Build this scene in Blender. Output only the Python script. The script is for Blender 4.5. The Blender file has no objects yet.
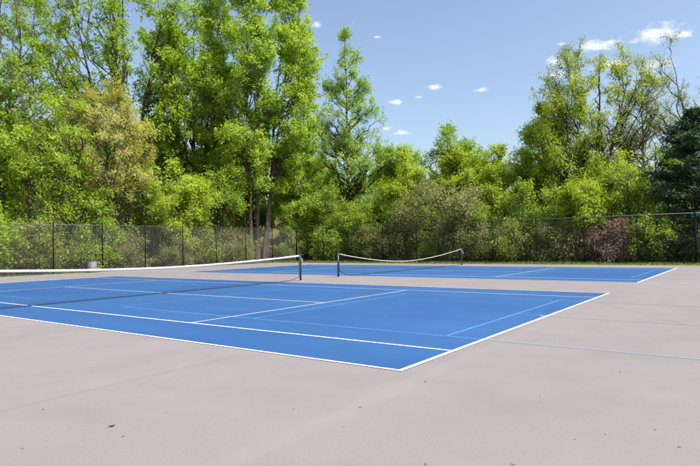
import bpy, math, random
import numpy as np
from mathutils import Matrix, Vector

# ------------------------------------------------------------------ scene, camera, sky, sun
scene = bpy.context.scene
COL = scene.collection
scene.render.engine = 'CYCLES'
scene.view_settings.view_transform = 'Standard'
scene.view_settings.look = 'None'
scene.view_settings.gamma = 1.0
scene.view_settings.use_curve_mapping = False
scene.view_settings.exposure = 0.74
try:
    scene.cycles.max_bounces = 9
    scene.cycles.diffuse_bounces = 5
    scene.cycles.transmission_bounces = 7
    scene.cycles.transparent_max_bounces = 9
    scene.cycles.caustics_reflective = False
    scene.cycles.caustics_refractive = False
except Exception:
    pass

CAM = Vector((15.2143, -10.9968, 1.4567))
YAW, PITCH, ROLL, FPX = 2.2006, 0.01975, -0.01741, 563.05
fw = Vector((math.cos(YAW) * math.cos(PITCH), math.sin(YAW) * math.cos(PITCH), math.sin(PITCH)))
rt = Vector((math.sin(YAW), -math.cos(YAW), 0.0))
up = rt.cross(fw)
rt2 = rt * math.cos(ROLL) + up * math.sin(ROLL)
up2 = -rt * math.sin(ROLL) + up * math.cos(ROLL)
cd = bpy.data.cameras.new('camera')
cam = bpy.data.objects.new('camera', cd)
COL.objects.link(cam)
cd.sensor_width = 36.0
cd.lens = 36.0 * FPX / 700.0
cd.clip_start = 0.1
cd.clip_end = 3000.0
cam.matrix_world = Matrix(((rt2.x, up2.x, -fw.x, CAM.x), (rt2.y, up2.y, -fw.y, CAM.y),
                           (rt2.z, up2.z, -fw.z, CAM.z), (0, 0, 0, 1)))
scene.camera = cam

SUN_EL = math.radians(54.0)
SUN_DIR = Vector((1.0, 0.07, 0.0)).normalized()          # horizontal direction towards the sun
sun_az = math.atan2(SUN_DIR.x, SUN_DIR.y)
world = bpy.data.worlds.new('World')
scene.world = world
world.use_nodes = True
wn, wl = world.node_tree.nodes, world.node_tree.links
wn.clear()


def wnode(t, **k):
    n = wn.new(t)
    for a, b in k.items():
        setattr(n, a, b)
    return n


def wmath(op, a, b=None, c=None):
    n = wnode('ShaderNodeMath', operation=op)
    for i, v in enumerate((a, b, c)):
        if v is None:
            continue
        if isinstance(v, (int, float)):
            n.inputs[i].default_value = v
        else:
            wl.new(v, n.inputs[i])
    return n.outputs[0]


sky = wnode('ShaderNodeTexSky', sky_type='NISHITA', sun_disc=False)
sky.sun_elevation = SUN_EL
sky.sun_rotation = sun_az
sky.altitude = 0.0
sky.air_density = 1.0
sky.dust_density = 2.8
sky.ozone_density = 0.9
# small fair-weather clouds: (azimuth, elevation, half width, half height) in radians; the same
# scatter of puffs goes on all the way round the horizon (period of a quarter turn)
CLOUDS = [(-0.123, 0.3098, 0.0335, 0.0127), (-0.0868, 0.3045, 0.013, 0.0063), (-0.2092, 0.3063, 0.038, 0.0074),
          (-0.273, 0.2702, 0.0264, 0.005), (-0.274, 0.2921, 0.0141, 0.0069), (-0.1877, 0.2762, 0.0288, 0.0075),
          (-0.1255, 0.2653, 0.0243, 0.0073), (-0.6823, 0.3756, 0.0095, 0.0062), (-0.5755, 0.3535, 0.0075, 0.0024),
          (-0.4765, 0.268, 0.0110, 0.0042), (-0.3942, 0.2576, 0.0105, 0.0036), (-0.5456, 0.2461, 0.011, 0.0041),
          (-0.5014, 0.2527, 0.007, 0.0026), (-0.5607, 0.2025, 0.0095, 0.0045), (-0.5361, 0.1931, 0.0124, 0.0043),
          (-0.3585, 0.1337, 0.0197, 0.0034), (-0.2624, 0.3166, 0.0062, 0.003)]
geo = wnode('ShaderNodeNewGeometry')
neg = wnode('ShaderNodeVectorMath', operation='SCALE')
neg.inputs['Scale'].default_value = -1.0
wl.new(geo.outputs['Incoming'], neg.inputs[0])
sep = wnode('ShaderNodeSeparateXYZ')
wl.new(neg.outputs[0], sep.inputs[0])
az = wmath('ARCTAN2', sep.outputs[0], sep.outputs[1])
VIEW_AZ, PER = -0.6298, math.pi / 2
az = wmath('ADD', wmath('WRAP', wmath('SUBTRACT', az, VIEW_AZ), PER / 2, -PER / 2), VIEW_AZ)
el = wmath('ARCSINE', sep.outputs[2])
nz1 = wnode('ShaderNodeTexNoise')
nz1.inputs['Scale'].default_value = 46.0
nz1.inputs['Detail'].default_value = 7.0
nz1.inputs['Roughness'].default_value = 0.68
stretch = wnode('ShaderNodeVectorMath', operation='MULTIPLY')
stretch.inputs[1].default_value = (1.0, 1.0, 2.3)
wl.new(neg.outputs[0], stretch.inputs[0])
wl.new(stretch.outputs[0], nz1.inputs['Vector'])
comb = wnode('ShaderNodeCombineXYZ')
wl.new(az, comb.inputs[0])
wl.new(el, comb.inputs[1])
best = None
for (a, e, w, h) in CLOUDS:
    s = wnode('ShaderNodeVectorMath', operation='MULTIPLY_ADD')
    s.inputs[1].default_value = (1 / w, 1 / h, 0)
    s.inputs[2].default_value = (-a / w, -e / h, 0)
    wl.new(comb.outputs[0], s.inputs[0])
    d = wnode('ShaderNodeVectorMath', operation='LENGTH')
    wl.new(s.outputs[0], d.inputs[0])
    best = d.outputs['Value'] if best is None else wmath('MINIMUM', best, d.outputs['Value'])
dens = wmath('ADD', wmath('SUBTRACT', 1.3, best), wmath('MULTIPLY', wmath('SUBTRACT', nz1.outputs[0], 0.5), 4.0))
mr = wnode('ShaderNodeMapRange', interpolation_type='SMOOTHSTEP')
mr.inputs['From Min'].default_value = 0.0
mr.inputs['From Max'].default_value = 1.5
mr.inputs['To Max'].default_value = 0.92
wl.new(dens, mr.inputs['Value'])
mixc = wnode('ShaderNodeMixRGB')
wl.new(mr.outputs[0], mixc.inputs[0])
wl.new(sky.outputs[0], mixc.inputs[1])
mixc.inputs[2].default_value = (5.2, 5.2, 5.25, 1)
bg = wnode('ShaderNodeBackground')
bg.inputs['Strength'].default_value = 0.135
wl.new(mixc.outputs[0], bg.inputs[0])
wo = wnode('ShaderNodeOutputWorld')
wl.new(bg.outputs[0], wo.inputs[0])

sd = bpy.data.lights.new('sun', 'SUN')
sd.energy = 3.6
sd.angle = math.radians(0.53)
sd.color = (1.0, 0.965, 0.90)
sun = bpy.data.objects.new('sun', sd)
COL.objects.link(sun)
to_sun = Vector((SUN_DIR.x * math.cos(SUN_EL), SUN_DIR.y * math.cos(SUN_EL), math.sin(SUN_EL)))
sun.rotation_euler = to_sun.to_track_quat('Z', 'Y').to_euler()
sun.location = (20, 10, 40)


# ------------------------------------------------------------------ helpers
def tag(o, label=None, cat=None, group=None, kind=None):
    for k, v in (('label', label), ('category', cat), ('group', group), ('kind', kind)):
        if v:
            o[k] = v
    return o


def link(name, me, mat=None, parent=None, loc=(0, 0, 0), rotz=0.0):
    o = bpy.data.objects.new(name, me)
    COL.objects.link(o)
    o.location = loc
    o.rotation_euler = (0, 0, rotz)
    if mat is not None and me is not None and len(me.materials) == 0:
        me.materials.append(mat)
    if parent:
        o.parent = parent
    return o


def empty(name, loc=(0, 0, 0), rotz=0.0):
    o = bpy.data.objects.new(name, None)
    o.empty_display_size = 0.3
    COL.objects.link(o)
    o.location = loc
    o.rotation_euler = (0, 0, rotz)
    return o


class MB:
    """collects vertices and faces of one mesh"""

    def __init__(s):
        s.v, s.f, s.n, s.t = [], [], 0, []

    def add(s, v, f, tint=None):
        v = np.asarray(v, float).reshape(-1, 3)
        s.v.append(v)
        f = np.asarray(f, int)
        s.f.append(f + s.n)
        s.t.append(np.zeros(len(v)) if tint is None else np.asarray(tint, float))
        s.n += len(v)

    def box(s, c, d, bev=0.0):
        x, y, z = c
        a, b, e = d[0] / 2, d[1] / 2, d[2] / 2
        v = [(x + i * a, y + j * b, z + k * e) for k in (-1, 1) for j in (-1, 1) for i in (-1, 1)]
        s.add(v, [(0, 2, 3, 1), (4, 5, 7, 6), (0, 1, 5, 4), (2, 6, 7, 3), (0, 4, 6, 2), (1, 3, 7, 5)])

    def tube(s, pts, rad, sides=8, cap=True):
        pts = np.asarray(pts, float)[None]
        rad = np.broadcast_to(np.asarray(rad, float), pts.shape[1])[None]
        s.tubes(pts, rad, sides)
        if cap:
            n = s.n
            k = pts.shape[1]
            base = n - k * sides
            for ring, rev in ((0, True), (k - 1, False)):
                c = pts[0, ring]
                s.v.append(c[None].copy())
                s.t.append(np.zeros(1))
                ci = s.n
                s.n += 1
                idx = [base + ring * sides + i for i in range(sides)]
                tri = [(ci, idx[(i + 1) % sides], idx[i]) if rev else (ci, idx[i], idx[(i + 1) % sides]) for i in range(sides)]
                s.f.append(np.array([(a, b, c_, c_) for a, b, c_ in tri]))

    def tubes(s, P, R, sides, tint=None):
        P = np.asarray(P, float)
        N, K, _ = P.shape
        T = np.gradient(P, axis=1)
        T /= np.linalg.norm(T, axis=2, keepdims=True) + 1e-9
        ref = np.where(np.abs(T[:, :1, 2:3]) > 0.9, np.array([1.0, 0, 0]), np.array([0, 0, 1.0]))
        ref = np.broadcast_to(ref, T.shape)
        A = np.cross(T, ref)
        A /= np.linalg.norm(A, axis=2, keepdims=True) + 1e-9
        B = np.cross(T, A)
        th = np.arange(sides) * 2 * np.pi / sides
        ring = (A[:, :, None] * np.cos(th)[None, None, :, None] + B[:, :, None] * np.sin(th)[None, None, :, None])
        V = P[:, :, None] + ring * R[:, :, None, None]
        n, k, i = np.meshgrid(np.arange(N), np.arange(K - 1), np.arange(sides), indexing='ij')
        b0 = n * K * sides + k * sides
        j = (i + 1) % sides
        F = np.stack([b0 + i, b0 + j, b0 + sides + j, b0 + sides + i], -1).reshape(-1, 4)
        tt = None if tint is None else np.repeat(tint, K * sides)
        s.add(V.reshape(-1, 3), F, tt)

    def mesh(s, name, mat=None, smooth=False, tint=False):
        V = np.concatenate(s.v)
        quads = [f for f in s.f]
        F = []
        for f in quads:
            F.append(f)
        me = bpy.data.meshes.new(name)
        tot = [f.shape[1] if f.ndim == 2 else 0 for f in F]
        loops, starts, totals = [], [], []
        pos = 0
        for f in F:
            if f.shape[1] == 4:
                tri = f[:, 2] == f[:, 3]
                if tri.any():
                    ft = f[tri][:, :3]
                    loops.append(ft.ravel())
                    starts.append(pos + np.arange(len(ft)) * 3)
                    totals.append(np.full(len(ft), 3))
                    pos += len(ft) * 3
                    f = f[~tri]
            if len(f):
                k = f.shape[1]
                loops.append(f.ravel())
                starts.append(pos + np.arange(len(f)) * k)
                totals.append(np.full(len(f), k))
                pos += len(f) * k
        L = np.concatenate(loops).astype(np.int32)
        S = np.concatenate(starts).astype(np.int32)
        me.vertices.add(len(V))
        me.vertices.foreach_set('co', V.astype(np.float32).ravel())
        me.loops.add(len(L))
        me.loops.foreach_set('vertex_index', L)
        me.polygons.add(len(S))
        me.polygons.foreach_set('loop_start', S)
        me.polygons.foreach_set('use_smooth', np.full(len(S), bool(smooth)))
        me.update(calc_edges=True)
        me.validate()
        if tint:
            a = me.attributes.new('tint', 'FLOAT', 'POINT')
            a.data.foreach_set('value', np.concatenate(s.t).astype(np.float32))
        if mat is not None:
            me.materials.append(mat)
        return me


# ------------------------------------------------------------------ materials
def newmat(name):
    m = bpy.data.materials.new(name)
    m.use_nodes = True
    nt = m.node_tree
    bsdf = nt.nodes['Principled BSDF']
    return m, nt, bsdf


def nd(nt, t, **k):
    n = nt.nodes.new(t)
    for a, b in k.items():
        setattr(n, a, b)
    return n


def noise(nt, scale, detail=4, rough=0.55, vec=None, dist=0.0):
    n = nd(nt, 'ShaderNodeTexNoise')
    n.inputs['Scale'].default_value = scale
    n.inputs['Detail'].default_value = detail
    n.inputs['Roughness'].default_value = rough
    n.inputs['Distortion'].default_value = dist
    if vec is not None:
        nt.links.new(vec, n.inputs['Vector'])
    return n.outputs[0]


def ramp(nt, fac, stops, interp='LINEAR'):
    r = nd(nt, 'ShaderNodeValToRGB')
    r.color_ramp.interpolation = interp
    e = r.color_ramp.elements
    while len(e) < len(stops):
        e.new(0.5)
    for i, (p, c) in enumerate(stops):
        e[i].position = p
        e[i].color = (*c, 1) if len(c) == 3 else c
    nt.links.new(fac, r.inputs[0])
    return r.outputs[0]


def mix(nt, fac, a, b, mode='MIX'):
    n = nd(nt, 'ShaderNodeMixRGB', blend_type=mode)
    for i, v in enumerate((fac, a, b)):
        if isinstance(v, (int, float)):
            n.inputs[i].default_value = v
        elif isinstance(v, tuple):
            n.inputs[i].default_value = (*v, 1)
        else:
            nt.links.new(v, n.inputs[i])
    return n.outputs[0]


def fmath(nt, op, a, b=None, c=None):
    n = nd(nt, 'ShaderNodeMath', operation=op)
    for i, v in enumerate((a, b, c)):
        if v is None:
            continue
        if isinstance(v, (int, float)):
            n.inputs[i].default_value = v
        else:
            nt.links.new(v, n.inputs[i])
    return n.outputs[0]


def smooth(nt, v, lo, hi):
    n = nd(nt, 'ShaderNodeMapRange', interpolation_type='SMOOTHSTEP')
    nt.links.new(v, n.inputs['Value'])
    n.inputs['From Min'].default_value = lo
    n.inputs['From Max'].default_value = hi
    return n.outputs[0]


def objcoord(nt):
    return nd(nt, 'ShaderNodeNewGeometry').outputs['Position']


def stretchv(nt, vec, sx, sy, sz=1.0):
    n = nd(nt, 'ShaderNodeMapping')
    n.inputs['Scale'].default_value = (sx, sy, sz)
    nt.links.new(vec, n.inputs['Vector'])
    return n.outputs[0]


def bump(nt, h, strength, dist, bsdf):
    b = nd(nt, 'ShaderNodeBump')
    b.inputs['Strength'].default_value = strength
    b.inputs['Distance'].default_value = dist
    nt.links.new(h, b.inputs['Height'])
    nt.links.new(b.outputs[0], bsdf.inputs['Normal'])


def simple(name, col, rough=0.5, metal=0.0, spec=0.5, var=0.0, scale=8.0):
    m, nt, b = newmat(name)
    b.inputs['Roughness'].default_value = rough
    b.inputs['Metallic'].default_value = metal
    b.inputs['Specular IOR Level'].default_value = spec
    if var > 0:
        n = noise(nt, scale, 5, 0.6, objcoord(nt))
        lo = tuple(c * (1 - var) for c in col)
        hi = tuple(min(1, c * (1 + var)) for c in col)
        nt.links.new(ramp(nt, n, [(0.3, lo), (0.7, hi)]), b.inputs['Base Color'])
    else:
        b.inputs['Base Color'].default_value = (*col, 1)
    return m


def matte(nt, col):
    """plain matte paint: a diffuse surface only"""
    d = nd(nt, 'ShaderNodeBsdfDiffuse')
    nt.links.new(col, d.inputs['Color'])
    nt.links.new(d.outputs[0], nt.nodes['Material Output'].inputs['Surface'])


def mat_pavement():
    m, nt, b = newmat('worn_grey_acrylic')
    P = objcoord(nt)
    big = noise(nt, 0.16, 3, 0.5, P)
    mid = noise(nt, 1.1, 5, 0.6, P, 0.4)
    fine = noise(nt, 60.0, 3, 0.7, P)
    grit = noise(nt, 240.0, 2, 0.7, P)
    base = ramp(nt, big, [(0.3, (0.233, 0.212, 0.207)), (0.7, (0.25, 0.229, 0.225))])
    base = mix(nt, 1.0, base, ramp(nt, mid, [(0.25, (0.93, 0.925, 0.92)), (0.75, (1.05, 1.05, 1.05))]), 'MULTIPLY')
    base = mix(nt, 1.0, base, ramp(nt, fine, [(0.3, (0.91, 0.91, 0.91)), (0.7, (1.08, 1.08, 1.08))]), 'MULTIPLY')
    base = mix(nt, 1.0, base, ramp(nt, grit, [(0.3, (0.88, 0.88, 0.88)), (0.7, (1.1, 1.1, 1.1))]), 'MULTIPLY')
    # roller-width coats running along the courts, slightly different in tone
    sv = stretchv(nt, P, 0.9, 0.05, 0.0)
    coat = noise(nt, 1.0, 2, 0.4, sv)
    base = mix(nt, 1.0, base, ramp(nt, coat, [(0.42, (0.985, 0.985, 0.985)), (0.5, (1.0, 1.0, 1.0)), (0.58, (1.012, 1.012, 1.012))]), 'MULTIPLY')
    # water stains and leaf stains: blotches with soft edges
    st = noise(nt, 0.8, 7, 0.7, P, 0.2)
    base = mix(nt, fmath(nt, 'MULTIPLY', smooth(nt, st, 0.52, 0.75), 0.35), base, (0.225, 0.205, 0.192))
    sp = nd(nt, 'ShaderNodeTexVoronoi')
    sp.inputs['Scale'].default_value = 2.6
    nt.links.new(P, sp.inputs['Vector'])
    dots = smooth(nt, fmath(nt, 'MULTIPLY', sp.outputs['Distance'], -1.0), -0.035, -0.012)
    base = mix(nt, fmath(nt, 'MULTIPLY', dots, 0.45), base, (0.17, 0.14, 0.12))
    # long hairline cracks, filled dark, that wander across the slab
    xyz = nd(nt, 'ShaderNodeSeparateXYZ')
    nt.links.new(P, xyz.inputs[0])
    wob = noise(nt, 0.9, 5, 0.6, P)
    for (ax, ay, c0, w, a, lo, hi) in ((0.82, 0.572, 11.62, 0.012, 0.55, -3.0, 12.0), (1.0, 0.02, 9.45, 0.05, 0.13, -30.0, -5.8),
                                       (1.0, 0.03, 12.05, 0.16, -0.07, -30.0, 2.0), (0.3, 1.0, 27.0, 0.012, 0.4, -30, 30)):
        l = fmath(nt, 'ADD', fmath(nt, 'MULTIPLY', xyz.outputs[0], ax), fmath(nt, 'MULTIPLY', xyz.outputs[1], ay))
        l = fmath(nt, 'ADD', l, fmath(nt, 'MULTIPLY', fmath(nt, 'SUBTRACT', wob, 0.5), 0.35 if w < 0.05 else 0.12))
        dd = fmath(nt, 'ABSOLUTE', fmath(nt, 'SUBTRACT', l, c0))
        k = fmath(nt, 'SUBTRACT', 1.0, smooth(nt, dd, w * 0.3, w))
        inr = fmath(nt, 'MULTIPLY', fmath(nt, 'GREATER_THAN', xyz.outputs[1], lo), fmath(nt, 'LESS_THAN', xyz.outputs[1], hi))
        k = fmath(nt, 'MULTIPLY', fmath(nt, 'MULTIPLY', k, inr), abs(a))
        base = mix(nt, k, base, (0.12, 0.085, 0.08) if a > 0 else (0.37, 0.34, 0.32))
    matte(nt, base)
    return m


def mat_blue():
    m, nt, b = newmat('blue_court_paint')
    P = objcoord(nt)
    big = noise(nt, 0.25, 4, 0.55, P)
    fine = noise(nt, 70.0, 3, 0.7, P)
    sv = stretchv(nt, P, 0.12, 1.2, 0.0)
    coat = noise(nt, 1.0, 3, 0.5, sv)
    base = ramp(nt, big, [(0.3, (0.023, 0.086, 0.239)), (0.7, (0.03, 0.105, 0.267))])
    base = mix(nt, 1.0, base, ramp(nt, coat, [(0.35, (0.93, 0.945, 0.96)), (0.65, (1.07, 1.05, 1.03))]), 'MULTIPLY')
    base = mix(nt, 1.0, base, ramp(nt, fine, [(0.3, (0.93, 0.93, 0.94)), (0.7, (1.07, 1.07, 1.06))]), 'MULTIPLY')
    scuff = noise(nt, 3.2, 7, 0.72, P, 0.8)
    base = mix(nt, fmath(nt, 'MULTIPLY', smooth(nt, scuff, 0.54, 0.78), 0.45), base, (0.06,0.13,0.29))
    sp = nd(nt, 'ShaderNodeTexVoronoi')
    sp.inputs['Scale'].default_value = 1.3
    nt.links.new(P, sp.inputs['Vector'])
    dots = smooth(nt, fmath(nt, 'MULTIPLY', sp.outputs['Distance'], -1.0), -0.03, -0.012)
    base = mix(nt, fmath(nt, 'MULTIPLY', dots, 0.5), base, (0.02, 0.04, 0.10))
    nt.links.new(base, b.inputs['Base Color'])
    b.inputs['Roughness'].default_value = 0.6
    b.inputs['Specular IOR Level'].default_value = 0.3
    return m


def mat_line(name, col, worn, wear):
    m, nt, b = newmat(name)
    P = objcoord(nt)
    n1 = noise(nt, 1.1, 5, 0.65, P)
    n2 = noise(nt, 45.0, 4, 0.75, P)
    f = fmath(nt, 'ADD', fmath(nt, 'MULTIPLY', n1, 0.55), fmath(nt, 'MULTIPLY', n2, 0.45))
    k = smooth(nt, f, 0.62 - wear * 0.25, 0.75 - wear * 0.1)
    matte(nt, mix(nt, k, col, worn))
    return m


def mat_ground():
    m, nt, b = newmat('forest_floor_and_grass')
    P = objcoord(nt)
    xyz = nd(nt, 'ShaderNodeSeparateXYZ')
    nt.links.new(P, xyz.inputs[0])
    n1 = noise(nt, 0.5, 6, 0.65, P)
    n2 = noise(nt, 9.0, 5, 0.7, P)
    grass = ramp(nt, n2, [(0.3, (0.055, 0.085, 0.018)), (0.55, (0.12, 0.17, 0.03)), (0.75, (0.20, 0.20, 0.07))])
    litter = ramp(nt, n2, [(0.25, (0.05, 0.035, 0.022)), (0.5, (0.13, 0.09, 0.055)), (0.75, (0.24, 0.18, 0.11))])
    wood = mix(nt, smooth(nt, n1, 0.5, 0.62), litter, grass)
    inner = fmath(nt, 'MULTIPLY', fmath(nt, 'GREATER_THAN', xyz.outputs[0], -19.2), fmath(nt, 'LESS_THAN', xyz.outputs[1], 28.2))
    col = mix(nt, fmath(nt, 'MULTIPLY', inner, 0.85), wood, grass)
    nt.links.new(col, b.inputs['Base Color'])
    b.inputs['Roughness'].default_value = 0.95
    b.inputs['Specular IOR Level'].default_value = 0.1
    bump(nt, n2, 0.6, 0.06, b)
    return m


def mat_bark(name, dark, light, scale=1.0):
    m, nt, b = newmat(name)
    P = objcoord(nt)
    sv = stretchv(nt, P, 9 * scale, 9 * scale, 1.6 * scale)
    n1 = noise(nt, 1.0, 6, 0.7, sv, 0.4)
    n2 = noise(nt, 1.3, 4, 0.6, P)
    c = ramp(nt, n1, [(0.3, dark), (0.62, light)])
    c = mix(nt, fmath(nt, 'MULTIPLY', smooth(nt, n2, 0.5, 0.7), 0.4), c, tuple(x * 1.25 for x in light))
    nt.links.new(c, b.inputs['Base Color'])
    b.inputs['Roughness'].default_value = 0.9
    b.inputs['Specular IOR Level'].default_value = 0.2
    bump(nt, n1, 0.8, 0.03, b)
    return m


def mat_leaf(name, dark, mid, light, trans=0.55, tcol=None):
    m = bpy.data.materials.new(name)
    m.use_nodes = True
    nt = m.node_tree
    nt.nodes.clear()
    at = nd(nt, 'ShaderNodeAttribute', attribute_name='tint')
    col = ramp(nt, at.outputs['Fac'], [(0.05, dark), (0.5, mid), (0.95, light)])
    df = nd(nt, 'ShaderNodeBsdfDiffuse')
    tr = nd(nt, 'ShaderNodeBsdfTranslucent')
    gl = nd(nt, 'ShaderNodeBsdfGlossy')
    gl.inputs['Roughness'].default_value = 0.6
    gl.inputs['Color'].default_value = (0.8, 0.85, 0.8, 1)
    nt.links.new(col, df.inputs['Color'])
    nt.links.new(mix(nt, 1.0, col, tcol or (1.35, 1.38, 0.5), 'MULTIPLY'), tr.inputs['Color'])
    mx = nd(nt, 'ShaderNodeMixShader')
    mx.inputs[0].default_value = trans
    nt.links.new(df.outputs[0], mx.inputs[1])
    nt.links.new(tr.outputs[0], mx.inputs[2])
    mx2 = nd(nt, 'ShaderNodeMixShader')
    mx2.inputs[0].default_value = 0.03
    nt.links.new(mx.outputs[0], mx2.inputs[1])
    nt.links.new(gl.outputs[0], mx2.inputs[2])
    out = nd(nt, 'ShaderNodeOutputMaterial')
    nt.links.new(mx2.outputs[0], out.inputs['Surface'])
    return m


M = {}
M['pave'] = mat_pavement()
M['blue'] = mat_blue()
M['white_line'] = mat_line('white_line_paint', (0.70, 0.69, 0.67), (0.40, 0.45, 0.53), 0.35)
M['white_worn'] = mat_line('worn_white_line_paint', (0.56, 0.54, 0.51), (0.22, 0.29, 0.42), 0.5)
M['blue_line'] = mat_line('light_blue_line_paint', (0.09, 0.23, 0.43), (0.045, 0.145, 0.35), 0.5)
M['blue_line_grey'] = mat_line('faded_light_blue_line_paint', (0.225, 0.255, 0.305), (0.255, 0.245, 0.243), 0.65)
M['ground'] = mat_ground()
M['navy'] = simple('navy_post_paint', (0.012, 0.028, 0.085), 0.35, 0, 0.5, 0.25, 12)
M['green_paint'] = simple('dark_green_post_paint', (0.006, 0.05, 0.045), 0.35, 0, 0.5, 0.2, 12)
M['band'] = simple('white_vinyl_headband', (0.60, 0.59, 0.56), 0.6, 0, 0.3, 0.05, 6)
M['band_old'] = simple('cream_canvas_headband', (0.47, 0.44, 0.35), 0.7, 0, 0.3, 0.08, 6)
M['net'] = simple('black_nylon_net', (0.018, 0.018, 0.02), 0.7, 0, 0.3)
M['wire'] = simple('dark_vinyl_coated_wire', (0.030, 0.033, 0.032), 0.45, 0, 0.5)
M['wire_grey'] = simple('pale_grey_wire', (0.13, 0.135, 0.13), 0.6, 0, 0.3)  # paler grey than the other wire, for the fence behind the baselines
M['fpost'] = simple('black_fence_post_paint', (0.008, 0.009, 0.010), 0.7, 0, 0.15, 0.2, 4)
M['rail'] = simple('weathered_fence_rail', (0.10, 0.105, 0.105), 0.45, 0.3, 0.5, 0.3, 2)
M['steel'] = simple('dull_galvanised_steel', (0.27, 0.275, 0.27), 0.6, 0.3, 0.5, 0.25, 9)
M['brass'] = simple('worn_steel_winch', (0.30, 0.31, 0.32), 0.5, 0.3)
M['can'] = simple('weathered_grey_can_liner', (0.36, 0.36, 0.34), 0.7, 0, 0.4, 0.35, 7)
M['canrim'] = simple('black_can_rim', (0.02, 0.02, 0.02), 0.5)
M['deadleaf'] = simple('dead_leaf_brown', (0.055, 0.035, 0.022), 0.8, 0, 0.2, 0.4, 30)
M['bark_grey'] = mat_bark('grey_brown_bark', (0.035, 0.028, 0.022), (0.15, 0.125, 0.1))
M['bark_pale'] = mat_bark('pale_grey_bark', (0.10, 0.09, 0.075), (0.33, 0.30, 0.26))
M['bark_dark'] = mat_bark('dark_brown_bark', (0.02, 0.015, 0.012), (0.085, 0.065, 0.048))
M['vine'] = mat_bark('dry_vine_stems', (0.05, 0.038, 0.026), (0.19, 0.15, 0.105), 2)
M['leaf_bright'] = mat_leaf('bright_spring_leaf', (0.18, 0.275, 0.018), (0.325, 0.46, 0.03), (0.46, 0.59, 0.055))
M['leaf_mid'] = mat_leaf('mid_green_leaf', (0.145, 0.23, 0.022), (0.275, 0.405, 0.038), (0.4, 0.53, 0.065))
M['leaf_cool'] = mat_leaf('cool_green_leaf', (0.17, 0.28, 0.05), (0.31, 0.455, 0.085), (0.43, 0.57, 0.12))
M['leaf_olive'] = mat_leaf('olive_leaf', (0.17, 0.22, 0.03), (0.32, 0.385, 0.055), (0.44, 0.5, 0.085))
M['leaf_tan'] = mat_leaf('tan_catkin_leaf', (0.28, 0.28, 0.07), (0.49, 0.475, 0.15), (0.62, 0.59, 0.24))
M['leaf_yellow'] = mat_leaf('yellow_green_leaf', (0.22, 0.285, 0.014), (0.385, 0.48, 0.022), (0.5, 0.59, 0.04))
M['leaf_vine'] = mat_leaf('dull_vine_leaf', (0.12, 0.125, 0.04), (0.25, 0.265, 0.075), (0.37, 0.38, 0.11), 0.3)
M['leaf_dark'] = mat_leaf('dark_evergreen_leaf', (0.02, 0.05, 0.027), (0.05, 0.1, 0.047), (0.095, 0.165, 0.07), 0.12)
M['leaf_red'] = mat_leaf('reddish_brown_leaf', (0.13, 0.08, 0.055), (0.27, 0.185, 0.125), (0.40, 0.30, 0.20), 0.3, (1.2, 0.8, 0.6))
M['grass'] = mat_leaf('grass_blade', (0.07, 0.1, 0.02), (0.15, 0.2, 0.035), (0.27, 0.28, 0.08), 0.35)


# ------------------------------------------------------------------ ground, pavement
def gh(x, y):
    """ground height: level round the courts, rising gently into the wood"""
    x = np.asarray(x, float)
    y = np.asarray(y, float)
    d = np.hypot(np.maximum(-20.5 - x, 0), np.maximum(y - 29.5, 0))
    t = np.clip((d - 2) / 60.0, 0, 1)
    h = -0.035 + 9.0 * t * t * (3 - 2 * t)
    h = h + 0.12 * np.sin(x * 0.31 + 1.1) * np.sin(y * 0.27) * np.clip(d / 4, 0, 1)
    far = np.clip((np.hypot(x, y) - 150) / 500, 0, 1)
    return h + 6 * far * far


def build_ground():
    ax = np.concatenate([np.array([-1500, -900, -600, -400, -260, -180]), np.arange(-130, 100.1, 2.0), np.array([140, 200, 300, 450, 700, 1100, 1500])])
    X, Y = np.meshgrid(ax, ax + 10, indexing='ij')
    Z = gh(X, Y)
    V = np.stack([X, Y, Z], -1).reshape(-1, 3)
    n = len(ax)
    i, j = np.meshgrid(np.arange(n - 1), np.arange(n - 1), indexing='ij')
    a = (i * n + j).ravel()
    F = np.stack([a, a + n, a + n + 1, a + 1], -1)
    b = MB()
    b.add(V, F)
    o = link('ground', b.mesh('ground', M['ground'], smooth=True))
    tag(o, kind='structure')


build_ground()
PX0, PX1, PY0, PY1 = -18.25, 34.0, -34.0, 23.9
b = MB()
b.box(((PX0 + PX1) / 2, (PY0 + PY1) / 2, -0.06), (PX1 - PX0, PY1 - PY0, 0.12))
pave = tag(link('pavement', b.mesh('pavement', M['pave'])), kind='structure')

L, DW, SW, SV = 11.885, 5.485, 4.115, 6.40
COURT2 = 15.344


def sheet(name, x0, x1, y0, y1, z, mat, parent, step=None):
    b = MB()
    b.add([(x0, y0, z), (x1, y0, z), (x1, y1, z), (x0, y1, z)], [(0, 1, 2, 3)])
    return link(name, b.mesh(name, mat), parent=parent)


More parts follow.
